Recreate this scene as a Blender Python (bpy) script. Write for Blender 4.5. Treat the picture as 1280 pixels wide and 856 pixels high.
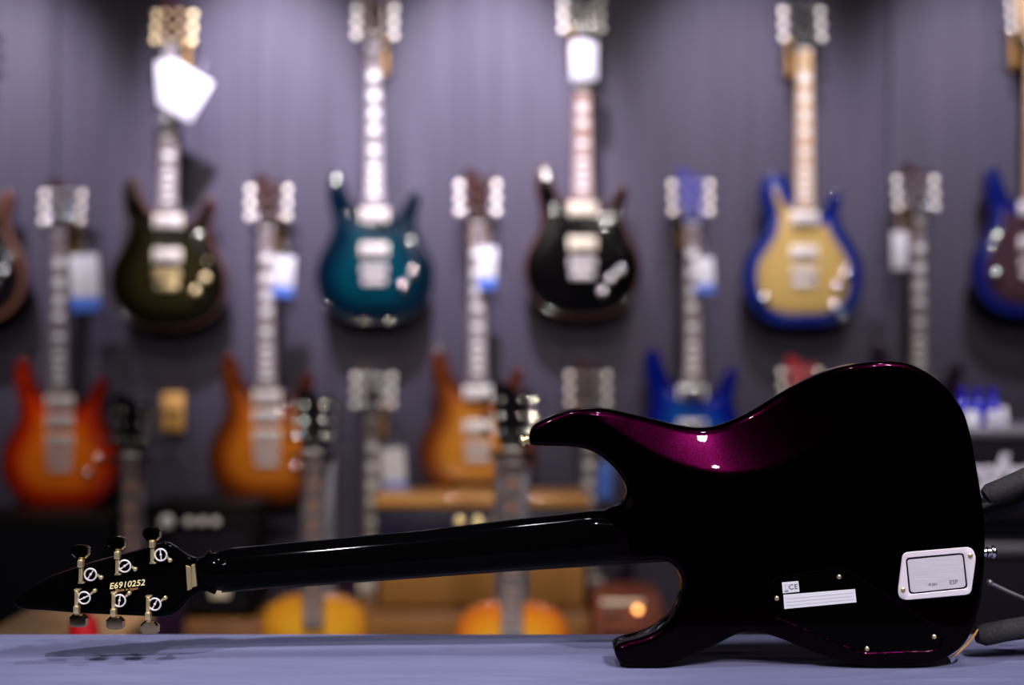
import bpy, bmesh, math, random
import numpy as np
from mathutils import Vector, Matrix
from mathutils.geometry import delaunay_2d_cdt

random.seed(7)
R = math.radians
SC = bpy.context.scene
COL = SC.collection
for o in list(bpy.data.objects):
    bpy.data.objects.remove(o)

# ------------------------------------------------------------------ camera
CZ = 1.091                     # camera height
F = 50.0 / 36.0 * 1280.0       # focal length in pixels
HY = 1.49                      # distance of the guitar lying in front
cam_d = bpy.data.cameras.new('camera')
cam = bpy.data.objects.new('camera', cam_d)
COL.objects.link(cam)
cam.location = (0, 0, CZ)
cam.rotation_euler = (R(90), 0, 0)
cam_d.lens = 50; cam_d.sensor_width = 36
cam_d.clip_start = 0.02
cam_d.dof.use_dof = True
cam_d.dof.focus_distance = 1.495
cam_d.dof.aperture_fstop = 2.0
SC.camera = cam

# ------------------------------------------------------------------ world, exposure
w = bpy.data.worlds.new('world'); SC.world = w
w.use_nodes = True
w.node_tree.nodes['Background'].inputs[0].default_value = (0.03, 0.028, 0.045, 1)
w.node_tree.nodes['Background'].inputs[1].default_value = 0.25
SC.view_settings.view_transform = 'Standard'
SC.view_settings.look = 'None'
SC.view_settings.gamma = 1
SC.view_settings.use_curve_mapping = False
SC.view_settings.exposure = 0.0

# ------------------------------------------------------------------ lights of the shop (track spots under the ceiling) and added fill spots
def spot(x, y, z, tx, ty, tz, power, angle, blend=0.6, radius=0.045, col=(1, 0.95, 0.97)):
    d = bpy.data.lights.new('track_or_fill_spot', 'SPOT')
    d.energy = power; d.spot_size = R(angle); d.spot_blend = blend
    d.shadow_soft_size = radius; d.color = col
    o = bpy.data.objects.new('track_or_fill_spot', d); COL.objects.link(o)
    o.location = (x, y, z)
    o.rotation_euler = (Vector((tx, ty, tz)) - Vector((x, y, z))).to_track_quat('-Z', 'Y').to_euler()
    return o

# wall washers close to the guitar wall
for (x, p) in ((-1.62, 370), (-0.80, 620), (-0.12, 640), (0.66, 270), (1.36, 250)):
    spot(x, 3.32, 3.05, x + 0.04, 4.37, 1.69, p, 34, 0.9, 0.05, (0.9, 0.84, 1.0))
# warm spots from the middle of the room for the guitars themselves
for (x, p) in ((-1.35, 65), (-0.45, 65), (0.35, 65), (1.0, 75)):
    spot(x, 2.2, 3.1, x, 4.3, 1.25, p, 40, 0.8, 0.035, (1.0, 0.88, 0.78))
# lamps farther back in the shop, mirrored as small discs in the lacquer of the hanging guitars
for (x, y, p) in ((-1.0, -1.2, 150), (1.1, -1.0, 150)):
    spot(x, y, 3.05, x*0.6, 4.3, 1.4, p, 38, 0.5, 0.05, (1.0, 0.92, 0.9))
# fill spots added to brighten the amplifier corner and the floor guitars
spot(-0.3, 2.2, 3.1, -0.3, 3.5, 0.35, 300, 36, 0.7, 0.04, (1.0, 0.88, 0.75))
spot(1.3, 1.9, 3.1, 1.25, 3.35, 0.75, 340, 26, 0.7, 0.04, (0.95, 0.9, 1.0))
# spots over the table
spot(0.95, -1.0, 3.0, 0.25, 1.49, 0.85, 130, 36, 0.6, 0.045, (1.0, 0.94, 0.98))
spot(1.15, -0.35, 3.0, 0.3, 1.49, 0.85, 210, 36, 0.6, 0.045, (0.95, 0.93, 1.0))
spot(-0.2, 0.75, 3.0, 0.1, 1.49, 0.8, 65, 46, 0.6, 0.045, (0.95, 0.93, 1.0))
spot(-0.8, -0.5, 2.95, -0.45, 1.5, 0.84, 230, 26, 0.6, 0.045, (0.98, 0.95, 1.0))  # extra fill spot, added to lift the headstock and its gold tuners
spot(0.8, 1.0, 3.0, 0.5, 1.5, 0.8, 50, 50, 0.6, 0.045, (0.93, 0.93, 1.0))

# ------------------------------------------------------------------ helpers
def bsdf_mat(name, col, rough=0.5, metal=0.0, coat=0.0, coat_rough=0.03, spec=0.5, emit=None, emit_s=0.0):
    m = bpy.data.materials.new(name); m.use_nodes = True
    b = m.node_tree.nodes['Principled BSDF']
    b.inputs['Base Color'].default_value = (*col, 1)
    b.inputs['Roughness'].default_value = rough
    b.inputs['Metallic'].default_value = metal
    b.inputs['Coat Weight'].default_value = coat
    b.inputs['Coat Roughness'].default_value = coat_rough
    b.inputs['Specular IOR Level'].default_value = spec
    if emit:
        b.inputs['Emission Color'].default_value = (*emit, 1)
        b.inputs['Emission Strength'].default_value = emit_s
    return m

def noise_mat(name, c1, c2, scale=(1, 1, 1), nscale=8, rough=0.6, metal=0.0, coat=0.0, bump=0.0, detail=4, spec=0.5, bump_dist=0.002):
    m = bsdf_mat(name, c1, rough, metal, coat, spec=spec)
    nt = m.node_tree; b = nt.nodes['Principled BSDF']
    tc = nt.nodes.new('ShaderNodeTexCoord'); mp = nt.nodes.new('ShaderNodeMapping')
    mp.inputs['Scale'].default_value = scale
    n = nt.nodes.new('ShaderNodeTexNoise'); n.inputs['Scale'].default_value = nscale; n.inputs['Detail'].default_value = detail
    r = nt.nodes.new('ShaderNodeValToRGB')
    r.color_ramp.elements[0].position = 0.32; r.color_ramp.elements[0].color = (*c1, 1)
    r.color_ramp.elements[1].position = 0.68; r.color_ramp.elements[1].color = (*c2, 1)
    L = nt.links.new
    L(tc.outputs['Object'], mp.inputs[0]); L(mp.outputs[0], n.inputs['Vector'])
    L(n.outputs['Fac'], r.inputs[0]); L(r.outputs[0], b.inputs['Base Color'])
    if bump:
        bp = nt.nodes.new('ShaderNodeBump'); bp.inputs['Strength'].default_value = bump
        bp.inputs['Distance'].default_value = bump_dist
        L(n.outputs['Fac'], bp.inputs['Height']); L(bp.outputs[0], b.inputs['Normal'])
    return m

def burst_mat(name, side, edge, mid, centre, figure=0.25, coat=1.0, rough=0.22, rim=0.06, mid_at=0.5):
    """lacquered top whose stain changes from rim to middle (mesh attribute 'burst')"""
    m = bsdf_mat(name, mid, rough, 0.0, coat, spec=0.15)
    m.node_tree.nodes['Principled BSDF'].inputs['Coat IOR'].default_value = 1.62
    nt = m.node_tree; b = nt.nodes['Principled BSDF']; L = nt.links.new
    at = nt.nodes.new('ShaderNodeAttribute'); at.attribute_name = 'burst'
    r = nt.nodes.new('ShaderNodeValToRGB'); e = r.color_ramp.elements
    e[0].position = 0.0; e[0].color = (*side, 1)
    e[1].position = rim; e[1].color = (*edge, 1)
    a = e.new(mid_at); a.color = (*mid, 1)
    a = e.new(0.95); a.color = (*centre, 1)
    tc = nt.nodes.new('ShaderNodeTexCoord'); mp = nt.nodes.new('ShaderNodeMapping')
    mp.inputs['Scale'].default_value = (3, 3, 60)
    n = nt.nodes.new('ShaderNodeTexNoise'); n.inputs['Scale'].default_value = 2.2
    mr = nt.nodes.new('ShaderNodeMapRange')
    mr.inputs['To Min'].default_value = 1 - figure; mr.inputs['To Max'].default_value = 1 + figure
    mx = nt.nodes.new('ShaderNodeVectorMath'); mx.operation = 'SCALE'
    L(at.outputs['Fac'], r.inputs[0]); L(tc.outputs['Object'], mp.inputs[0]); L(mp.outputs[0], n.inputs['Vector'])
    L(n.outputs['Fac'], mr.inputs[0]); L(r.outputs[0], mx.inputs[0]); L(mr.outputs[0], mx.inputs['Scale'])
    L(mx.outputs[0], b.inputs['Base Color'])
    return m

M = {}
M['gold'] = bsdf_mat('gold_plate', (0.97, 0.78, 0.42), 0.3, 0.85)
M['gold_dark'] = bsdf_mat('smoked_gold', (0.5, 0.38, 0.2), 0.1, 1.0)
M['chrome'] = bsdf_mat('chrome', (0.9, 0.87, 0.88), 0.2, 1.0)
M['satin'] = bsdf_mat('satin_metal', (0.72, 0.66, 0.66), 0.45, 0.25)
M['cream'] = bsdf_mat('cream_plastic', (0.88, 0.78, 0.62), 0.25, 0.0, 0.6)
M['pearl'] = bsdf_mat('pearl', (0.92, 0.89, 0.88), 0.25, 0.0, 0.5)
M['black'] = bsdf_mat('black_plastic', (0.006, 0.0055, 0.007), 0.3, spec=0.15)
M['black_matte'] = bsdf_mat('black_matte', (0.006, 0.0055, 0.007), 0.7, spec=0.1)
M['black_gloss'] = bsdf_mat('black_gloss', (0.0008, 0.0007, 0.0009), 0.06, 0, 0.0, spec=0.5)
M['black_gloss'].node_tree.nodes['Principled BSDF'].inputs['IOR'].default_value = 1.13
M['rubber'] = noise_mat('foam_rubber', (0.024, 0.022, 0.025), (0.042, 0.038, 0.042), nscale=300, rough=0.75, bump=0.3, spec=0.15)
M['grey_metal'] = bsdf_mat('grey_metal', (0.24, 0.22, 0.26), 0.4, 0.7)
M['paper'] = bsdf_mat('white_paper', (0.62, 0.6, 0.66), 0.6)
M['paper_blue'] = bsdf_mat('blue_print', (0.06, 0.16, 0.62), 0.5)
M['sticker'] = bsdf_mat('sticker_paper', (0.88, 0.87, 0.92), 0.5)
M['logo_grey'] = bsdf_mat('logo_grey', (0.7, 0.64, 0.72), 0.5)
M['ink'] = bsdf_mat('black_ink', (0.02, 0.02, 0.025), 0.6)
M['ink_grey'] = bsdf_mat('grey_ink', (0.55, 0.53, 0.57), 0.6)
M['gold_print'] = bsdf_mat('gold_print', (0.85, 0.72, 0.36), 0.4)
M['brown_print'] = bsdf_mat('brown_print', (0.45, 0.24, 0.1), 0.4)
M['etch'] = bsdf_mat('etched_mark', (0.22, 0.19, 0.22), 0.5, 0.5)
M['rosewood'] = noise_mat('rosewood', (0.06, 0.036, 0.035), (0.12, 0.075, 0.07), (8, 8, 1), 8, 0.5)
M['rosewood_dark'] = noise_mat('dark_rosewood', (0.03, 0.018, 0.018), (0.06, 0.035, 0.035), (8, 8, 1), 8, 0.5)
M['rosewood_red'] = noise_mat('reddish_rosewood', (0.2, 0.075, 0.035), (0.28, 0.12, 0.06), (8, 8, 1), 8, 0.45)
M['maple'] = noise_mat('maple', (0.42, 0.26, 0.11), (0.52, 0.34, 0.16), (8, 8, 1), 8, 0.4)
M['peg'] = bsdf_mat('peg_button_metal', (1.0, 0.93, 0.8), 0.25, 0.3)
M['mahogany'] = noise_mat('mahogany', (0.02, 0.008, 0.008), (0.035, 0.013, 0.012), (10, 10, 1), 6, 0.15, coat=0.0, spec=0.06)
M['hanger_wood'] = noise_mat('hanger_wood', (0.55, 0.28, 0.07), (0.7, 0.38, 0.1), (10, 10, 2), 5, 0.45)
M['amp_black'] = noise_mat('black_tolex', (0.003, 0.0028, 0.0035), (0.006, 0.005, 0.007), nscale=250, rough=0.55, bump=0.3, spec=0.08)
M['amp_grille'] = noise_mat('black_grille_cloth', (0.005, 0.004, 0.007), (0.01, 0.009, 0.014), (1, 1, 1), 400, 0.8, spec=0.08)
M['blue_panel'] = bsdf_mat('midnight_panel', (0.006, 0.005, 0.022), 0.4)
M['tweed'] = noise_mat('tweed_cloth', (0.17, 0.07, 0.009), (0.27, 0.115, 0.018), (60, 60, 60), 4, 0.75)
M['amber_trim'] = noise_mat('amber_wood_trim', (0.3, 0.13, 0.025), (0.42, 0.2, 0.045), (2, 10, 10), 4, 0.35, coat=0.5)
M['cab_brown'] = noise_mat('brown_cabinet', (0.12, 0.045, 0.01), (0.2, 0.08, 0.02), (3, 10, 10), 4, 0.5, coat=0.3)
M['cab_red'] = noise_mat('red_brown_cabinet', (0.12, 0.022, 0.008), (0.2, 0.045, 0.012), (3, 10, 10), 4, 0.5, coat=0.3)
M['red'] = bsdf_mat('red_plastic', (0.75, 0.015, 0.02), 0.4)
M['blue_glass'] = bsdf_mat('blue_bottle', (0.01, 0.01, 0.4), 0.25, 0, 0.5)
M['white'] = bsdf_mat('white_plastic', (0.8, 0.78, 0.85), 0.3)
M['pilot'] = bsdf_mat('pilot_lamp', (1, 0.4, 0.1), 0.4, emit=(1.0, 0.42, 0.12), emit_s=5)
M['tan_box'] = noise_mat('tan_wood', (0.35, 0.2, 0.09), (0.45, 0.27, 0.13), (3, 10, 10), 4, 0.6)
M['fret'] = bsdf_mat('fret_steel', (0.62, 0.58, 0.6), 0.45, 1.0)
M['string'] = bsdf_mat('string_steel', (0.6, 0.58, 0.6), 0.35, 1.0)
M['table_wood'] = noise_mat('table_wood', (0.2, 0.15, 0.1), (0.28, 0.2, 0.14), (3, 30, 3), 4, 0.5)
M['ceil'] = bsdf_mat('ceiling_paint', (0.05, 0.05, 0.055), 0.9)
M['sidewall'] = bsdf_mat('dark_wall_paint', (0.012, 0.011, 0.015), 0.9)
M['floor'] = noise_mat('dark_carpet', (0.02, 0.018, 0.024), (0.035, 0.03, 0.04), nscale=200, rough=0.95)

# violet-black metal-flake paint of the guitar in front
def flake_paint():
    m = bsdf_mat('violet_flake_paint', (0.03, 0.0005, 0.02), 0.25, 1.0, 0.4, 0.02)
    nt = m.node_tree; b = nt.nodes['Principled BSDF']; L = nt.links.new
    tc = nt.nodes.new('ShaderNodeTexCoord')
    v = nt.nodes.new('ShaderNodeTexVoronoi'); v.inputs['Scale'].default_value = 900
    r = nt.nodes.new('ShaderNodeValToRGB')
    r.color_ramp.elements[0].color = (0.005, 0.0001, 0.0018, 1); r.color_ramp.elements[0].position = 0.3
    r.color_ramp.elements[1].color = (0.009, 0.0002, 0.0042, 1); r.color_ramp.elements[1].position = 0.9
    L(tc.outputs['Object'], v.inputs['Vector']); L(v.outputs['Color'], r.inputs[0]); L(r.outputs[0], b.inputs['Base Color'])
    b.inputs['Coat IOR'].default_value = 1.25
    b.inputs['Specular Tint'].default_value = (0.06, 0.004, 0.04, 1)
    return m
M['flake'] = flake_paint()

def wall_mat():
    m = bsdf_mat('grey_wall_panel', (0.2, 0.18, 0.25), 0.6, spec=0.3)
    nt = m.node_tree; b = nt.nodes['Principled BSDF']; L = nt.links.new
    tc = nt.nodes.new('ShaderNodeTexCoord'); mp = nt.nodes.new('ShaderNodeMapping'); mp.inputs['Scale'].default_value = (9, 1, 0.5)
    n = nt.nodes.new('ShaderNodeTexNoise'); n.inputs['Scale'].default_value = 2.5; n.inputs['Detail'].default_value = 6
    r = nt.nodes.new('ShaderNodeValToRGB')
    r.color_ramp.elements[0].position = 0.3; r.color_ramp.elements[0].color = (0.042, 0.0355, 0.057, 1)
    r.color_ramp.elements[1].position = 0.7; r.color_ramp.elements[1].color = (0.060, 0.051, 0.079, 1)
    wv = nt.nodes.new('ShaderNodeTexWave'); wv.wave_type = 'BANDS'; wv.bands_direction = 'X'; wv.inputs['Scale'].default_value = 20
    bp = nt.nodes.new('ShaderNodeBump'); bp.inputs['Strength'].default_value = 0.25; bp.inputs['Distance'].default_value = 0.002
    L(tc.outputs['Object'], mp.inputs[0]); L(mp.outputs[0], n.inputs['Vector']); L(n.outputs['Fac'], r.inputs[0])
    L(r.outputs[0], b.inputs['Base Color']); L(tc.outputs['Object'], wv.inputs['Vector'])
    L(wv.outputs['Fac'], bp.inputs['Height']); L(bp.outputs[0], b.inputs['Normal'])
    return m
M['wall'] = wall_mat()

def cloth_mat():
    m = bsdf_mat('violet_blue_cloth', (0.2, 0.2, 0.4), 0.75, spec=0.25)
    nt = m.node_tree; b = nt.nodes['Principled BSDF']; L = nt.links.new
    b.inputs['Sheen Weight'].default_value = 0.25
    b.inputs['Sheen Tint'].default_value = (0.6, 0.6, 1, 1)
    tc = nt.nodes.new('ShaderNodeTexCoord')
    n = nt.nodes.new('ShaderNodeTexNoise'); n.inputs['Scale'].default_value = 900; n.inputs['Detail'].default_value = 2
    mp = nt.nodes.new('ShaderNodeMapping'); mp.inputs['Scale'].default_value = (1.2, 9, 1)
    n2 = nt.nodes.new('ShaderNodeTexNoise'); n2.inputs['Scale'].default_value = 6; n2.inputs['Detail'].default_value = 5
    r = nt.nodes.new('ShaderNodeValToRGB')
    r.color_ramp.elements[0].position = 0.25; r.color_ramp.elements[0].color = (0.13, 0.133, 0.245, 1)
    r.color_ramp.elements[1].position = 0.75; r.color_ramp.elements[1].color = (0.178, 0.182, 0.315, 1)
    bp = nt.nodes.new('ShaderNodeBump'); bp.inputs['Strength'].default_value = 0.35; bp.inputs['Distance'].default_value = 0.0006
    L(tc.outputs['Object'], n.inputs['Vector']); L(tc.outputs['Object'], mp.inputs[0]); L(mp.outputs[0], n2.inputs['Vector'])
    L(n2.outputs['Fac'], r.inputs[0]); L(r.outputs[0], b.inputs['Base Color'])
    L(n.outputs['Fac'], bp.inputs['Height']); L(bp.outputs[0], b.inputs['Normal'])
    return m
M['cloth'] = cloth_mat()

# ---- mesh builder
class MB:
    def __init__(s): s.bm = bmesh.new()
    def box(s, x0, x1, y0, y1, z0, z1, bev=0.0, mat=None, seg=2):
        r = bmesh.ops.create_cube(s.bm, size=1.0)
        T = Matrix.Translation(((x0+x1)/2, (y0+y1)/2, (z0+z1)/2)) @ Matrix.Diagonal((abs(x1-x0), abs(y1-y0), abs(z1-z0), 1))
        if mat is not None: T = mat @ T
        bmesh.ops.transform(s.bm, matrix=T, verts=r['verts'])
        if bev:
            es = list({e for v in r['verts'] for e in v.link_edges})
            bmesh.ops.bevel(s.bm, geom=es, offset=bev, segments=seg, affect='EDGES', profile=0.5)
        return s
    def ring(s, p, u, v, r, n):
        return [s.bm.verts.new(p + u*(math.cos(2*math.pi*k/n)*r) + v*(math.sin(2*math.pi*k/n)*r)) for k in range(n)]
    def lathe(s, a, axis, prof, n=20):
        """prof: list of (radius, distance along axis)"""
        a = Vector(a); ax = Vector(axis).normalized()
        u = ax.orthogonal().normalized(); v = ax.cross(u)
        prev = None
        for (r, t) in prof:
            ring = s.ring(a + ax*t, u, v, max(r, 1e-5), n)
            if prev:
                for k in range(n): s.bm.faces.new((prev[k], prev[(k+1) % n], ring[(k+1) % n], ring[k]))
            else: s.bm.faces.new(ring[::-1])
            prev = ring
        s.bm.faces.new(prev)
        return s
    def tube(s, pts, r, n=10):
        pts = [Vector(p) for p in pts]; prev = None; u = None
        for i, p in enumerate(pts):
            t = (pts[min(i+1, len(pts)-1)] - pts[max(i-1, 0)]).normalized()
            if u is None: u = t.orthogonal().normalized()
            else: u = (u - t*u.dot(t)).normalized()
            v = t.cross(u)
            rr = r[i] if isinstance(r, (list, tuple)) else r
            ring = s.ring(p, u, v, rr, n)
            if prev:
                for k in range(n): s.bm.faces.new((prev[k], prev[(k+1) % n], ring[(k+1) % n], ring[k]))
            else: s.bm.faces.new(ring[::-1])
            prev = ring
        s.bm.faces.new(prev)
        return s
    def prism(s, pts, y0, y1, bev=0.0, plane='xz'):
        """polygon in the xz plane pushed from y0 to y1"""
        a = [s.bm.verts.new((p[0], y0, p[1])) for p in pts]
        b = [s.bm.verts.new((p[0], y1, p[1])) for p in pts]
        n = len(pts)
        f0 = s.bm.faces.new(a); f1 = s.bm.faces.new(b[::-1])
        for k in range(n): s.bm.faces.new((a[k], b[k], b[(k+1) % n], a[(k+1) % n]))
        if bev:
            es = list(f0.edges) + list(f1.edges)
            bmesh.ops.bevel(s.bm, geom=es, offset=bev, segments=2, affect='EDGES')
        return s
    def sphere(s, c, r, sc=(1, 1, 1), seg=16):
        q = bmesh.ops.create_uvsphere(s.bm, u_segments=seg, v_segments=seg//2+2, radius=r)
        bmesh.ops.transform(s.bm, matrix=Matrix.Translation(c) @ Matrix.Diagonal((*sc, 1)), verts=q['verts'])
        return s
    def xf(s, m):
        bmesh.ops.transform(s.bm, matrix=m, verts=s.bm.verts); return s
    def mesh(s, name, smooth=True, angle=35):
        bmesh.ops.recalc_face_normals(s.bm, faces=s.bm.faces)
        me = bpy.data.meshes.new(name); s.bm.to_mesh(me); s.bm.free()
        for p in me.polygons: p.use_smooth = smooth
        if smooth:
            me.update(); me.set_sharp_from_angle(angle=R(angle))
        return me

def link(name, me, m=None, parent=None):
    o = bpy.data.objects.new(name, me); COL.objects.link(o)
    if m is not None:
        if len(me.materials) == 0: me.materials.append(None)
        o.material_slots[0].link = 'OBJECT'; o.material_slots[0].material = m
    if parent: o.parent = parent
    return o
CACHE = {}
def part(name, m, parent, build, key=None, smooth=True, angle=35):
    if key is not None and key in CACHE: me = CACHE[key]
    else:
        mb = MB(); build(mb); me = mb.mesh(name, smooth, angle)
        if key is not None: CACHE[key] = me
    return link(name, me, m, parent)
def tag(o, label=None, cat=None, group=None, kind=None):
    if label: o['label'] = label
    if cat: o['category'] = cat
    if group: o['group'] = group
    if kind: o['kind'] = kind
    return o
def thing(name, loc, label, cat, group=None, rz=0, rot=None, scale=1):
    o = bpy.data.objects.new(name, None); COL.objects.link(o); o.empty_display_size = 0.05
    o.location = loc; o.rotation_euler = rot if rot else (0, 0, rz); o.scale = (scale,)*3
    return tag(o, label, cat, group)
def at(px, py, Y): return Vector(((px-640)/F*Y, Y, CZ - (py-428)/F*Y))

def text_mesh(txt, size, depth=0.0002, shear=0.0, bold=0.0, space=1.0):
    c = bpy.data.curves.new('lettering', 'FONT'); c.body = txt; c.size = size
    c.extrude = depth; c.shear = shear; c.offset = bold; c.align_x = 'CENTER'; c.align_y = 'CENTER'; c.space_character = space
    o = bpy.data.objects.new('lettering', c); COL.objects.link(o)
    bpy.context.view_layer.update()
    me = bpy.data.meshes.new_from_object(o.evaluated_get(bpy.context.evaluated_depsgraph_get()))
    bpy.data.objects.remove(o)
    me.materials.clear()
    return me
def lettering(name, txt, size, m, parent, loc, roll=0.0, yaw=0.0, **k):
    """letters standing upright and facing the camera side (-Y); roll turns them in that plane"""
    me = text_mesh(txt, size, **k)
    o = link(name, me, m, parent)
    o.location = loc; o.rotation_euler = (Matrix.Rotation(yaw, 3, 'Z') @ Matrix.Rotation(-roll, 3, 'Y') @ Matrix.Rotation(R(90), 3, 'X')).to_euler()
    return o

# ---- smooth outlines and lacquered slabs
def catmull(pts, per=8, closed=True):
    P = [np.array(p, float) for p in pts]; n = len(P); out = []
    rng = range(n) if closed else range(n-1)
    for i in rng:
        if closed: a, b, c, d = P[i-1], P[i], P[(i+1) % n], P[(i+2) % n]
        else: a, b, c, d = P[max(i-1, 0)], P[i], P[i+1], P[min(i+2, n-1)]
        for k in range(per):
            t = k/per
            out.append(0.5*((2*b) + (-a+c)*t + (2*a-5*b+4*c-d)*t*t + (-a+3*b-3*c+d)*t**3))
    if not closed: out.append(P[-1])
    return np.array(out)
def resample(P, step, closed=True):
    Q = np.vstack([P, P[:1]]) if closed else P
    seg = np.linalg.norm(np.diff(Q, axis=0), axis=1); L = np.concatenate([[0], np.cumsum(seg)])
    n = max(8, int(L[-1]/step)); t = np.linspace(0, L[-1], n, endpoint=not closed)
    return np.stack([np.interp(t, L, Q[:, 0]), np.interp(t, L, Q[:, 1])], 1)
def area2(P):
    x, y = P[:, 0], P[:, 1]
    return np.sum(x*np.roll(y, -1) - np.roll(x, -1)*y)
def sdist(pts, P):
    """distance inside a closed outline (positive inside)"""
    A = P; B = np.roll(P, -1, 0); out = np.empty(len(pts)); AB = B-A; L2 = (AB**2).sum(1)
    for i in range(0, len(pts), 2000):
        q = pts[i:i+2000][:, None, :]
        t = np.clip(((q-A)*AB).sum(2)/L2, 0, 1)
        d = np.sqrt((((A + t[..., None]*AB) - q)**2).sum(2)).min(1)
        x = q[:, 0, 0]; y = q[:, 0, 1]
        cond = ((A[:, 1] > y[:, None]) != (B[:, 1] > y[:, None]))
        with np.errstate(divide='ignore', invalid='ignore'):
            xi = A[:, 0] + (y[:, None]-A[:, 1])*AB[:, 0]/np.where(AB[:, 1] == 0, 1e-12, AB[:, 1])
        ins = ((cond & (x[:, None] < xi)).sum(1) % 2) == 1
        out[i:i+2000] = np.where(ins, d, -d)
    return out
def offset_ring(P, d):
    T = np.roll(P, -1, 0) - np.roll(P, 1, 0); T /= np.linalg.norm(T, axis=1)[:, None] + 1e-12
    N = np.stack([-T[:, 1], T[:, 0]], 1)          # inward for counter-clockwise
    Q = P + N*d
    return Q[sdist(Q, P) > d*0.93] if d > 0 else Q
def slab(name, outline, y_front, y_back, r=0.008, grid=0.012, step=0.005, front=None, back=None, extra=None, burst_w=0.07):
    """solid with rounded rims; front(p, d) / back(p, d) push the two faces inward by that much"""
    P = resample(np.array(outline, float), step)
    if area2(P) < 0: P = P[::-1].copy()
    P[:] = P
    rings = [offset_ring(P, r*(1-math.cos(R(a)))) for a in (14, 28, 42, 56, 72, 90)] + [offset_ring(P, r+0.0015)]
    lo, hi = P.min(0), P.max(0)
    gx, gz = np.meshgrid(np.arange(lo[0], hi[0], grid), np.arange(lo[1], hi[1], grid))
    G = np.stack([gx.ravel() + 1e-5, gz.ravel()], 1); G = G[sdist(G, P) > r + 0.0015 + grid*0.45]
    allp = [P] + rings + [G]
    if extra is not None: allp.append(extra)
    V = np.vstack(allp); nP = len(P)
    res = delaunay_2d_cdt([Vector(v) for v in V], [(i, (i+1) % nP) for i in range(nP)], [], 1, 1e-7)
    V2 = np.array([[v.x, v.y] for v in res[0]]); tris = [f for f in res[2]]
    orig = res[3]
    m = {}
    for j, l in enumerate(orig):
        for k in l: m[k] = j
    d = np.clip(sdist(V2, P), 0, None)
    for i in range(nP): d[m[i]] = 0
    rim = np.where(d < r, r - np.sqrt(np.clip(r*r - (r-d)**2, 0, None)), 0)
    fd = front(V2, d) if front else 0; bd = back(V2, d) if back else 0
    yf = y_front + rim + fd; yb = y_back - rim - bd
    n = len(V2)
    verts = [(V2[i, 0], yf[i], V2[i, 1]) for i in range(n)] + [(V2[i, 0], yb[i], V2[i, 1]) for i in range(n)]
    faces = [tuple(f) for f in tris] + [tuple(n+k for k in f[::-1]) for f in tris]
    for i in range(nP):
        a, b = m[i], m[(i+1) % nP]
        if a != b: faces.append((a, b, n+b, n+a))
    me = bpy.data.meshes.new(name); me.from_pydata(verts, [], faces)
    bm = bmesh.new(); bm.from_mesh(me)
    bmesh.ops.recalc_face_normals(bm, faces=bm.faces); bm.to_mesh(me); bm.free()
    for p in me.polygons: p.use_smooth = True
    a = me.attributes.new('burst', 'FLOAT', 'POINT')
    bf = np.clip((d - r*0.4)/burst_w, 0, 1)
    vals = np.concatenate([bf, np.zeros(n)]).astype(np.float32)
    a.data.foreach_set('value', vals)
    return me

# ================================================================== SETTING
def struct(name, build, m):
    o = part(name, m, None, build); o['kind'] = 'structure'; return o
WY = 4.38
def wall_build(b):
    xs = [-2.9, -1.40, -0.172, 1.158, 2.9]
    for i in range(4):
        b.box(xs[i]+0.006, xs[i+1]-0.006, WY, WY+0.06, 0, 3.2, 0.004)
    b.box(-2.9, 2.9, WY+0.012, WY+0.1, 0, 3.2)
struct('wall_back', wall_build, M['wall'])
struct('wall_left', lambda b: b.box(-3.0, -2.9, -2.5, WY+0.1, 0, 3.2), M['sidewall'])
struct('wall_right', lambda b: b.box(2.9, 3.0, -2.5, WY+0.1, 0, 3.2), M['sidewall'])
struct('wall_front', lambda b: b.box(-3.0, 3.0, -2.6, -2.5, 0, 3.2), M['sidewall'])
struct('floor', lambda b: b.box(-3.0, 3.0, -2.6, WY+0.1, -0.1, 0), M['floor'])
struct('ceiling', lambda b: b.box(-3.0, 3.0, -2.6, WY+0.1, 3.2, 3.3), M['ceil'])

# ================================================================== TABLE AND CLOTH
TZ = 0.7495
TX0, TX1, TY0, TY1 = -1.25, 1.25, 1.26, 1.668
tb = thing('table', (0, 1.464, 0), 'long wooden display table hidden under the violet-blue cloth', 'table')
part('tabletop', M['table_wood'], tb, lambda b: b.box(TX0, TX1, TY0-1.464, TY1-1.464, 0.715, 0.7455, 0.003))
for sx in (-1.15, 1.15):
    for sy in (-0.16, 0.16):
        part('leg', M['table_wood'], tb, lambda b: b.box(sx-0.025, sx+0.025, sy-0.025, sy+0.025, 0, 0.715, 0.003))
part('apron', M['table_wood'], tb, lambda b: (b.box(-1.13, 1.13, -0.17, -0.15, 0.64, 0.715), b.box(-1.13, 1.13, 0.15, 0.17, 0.64, 0.715)))

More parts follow.
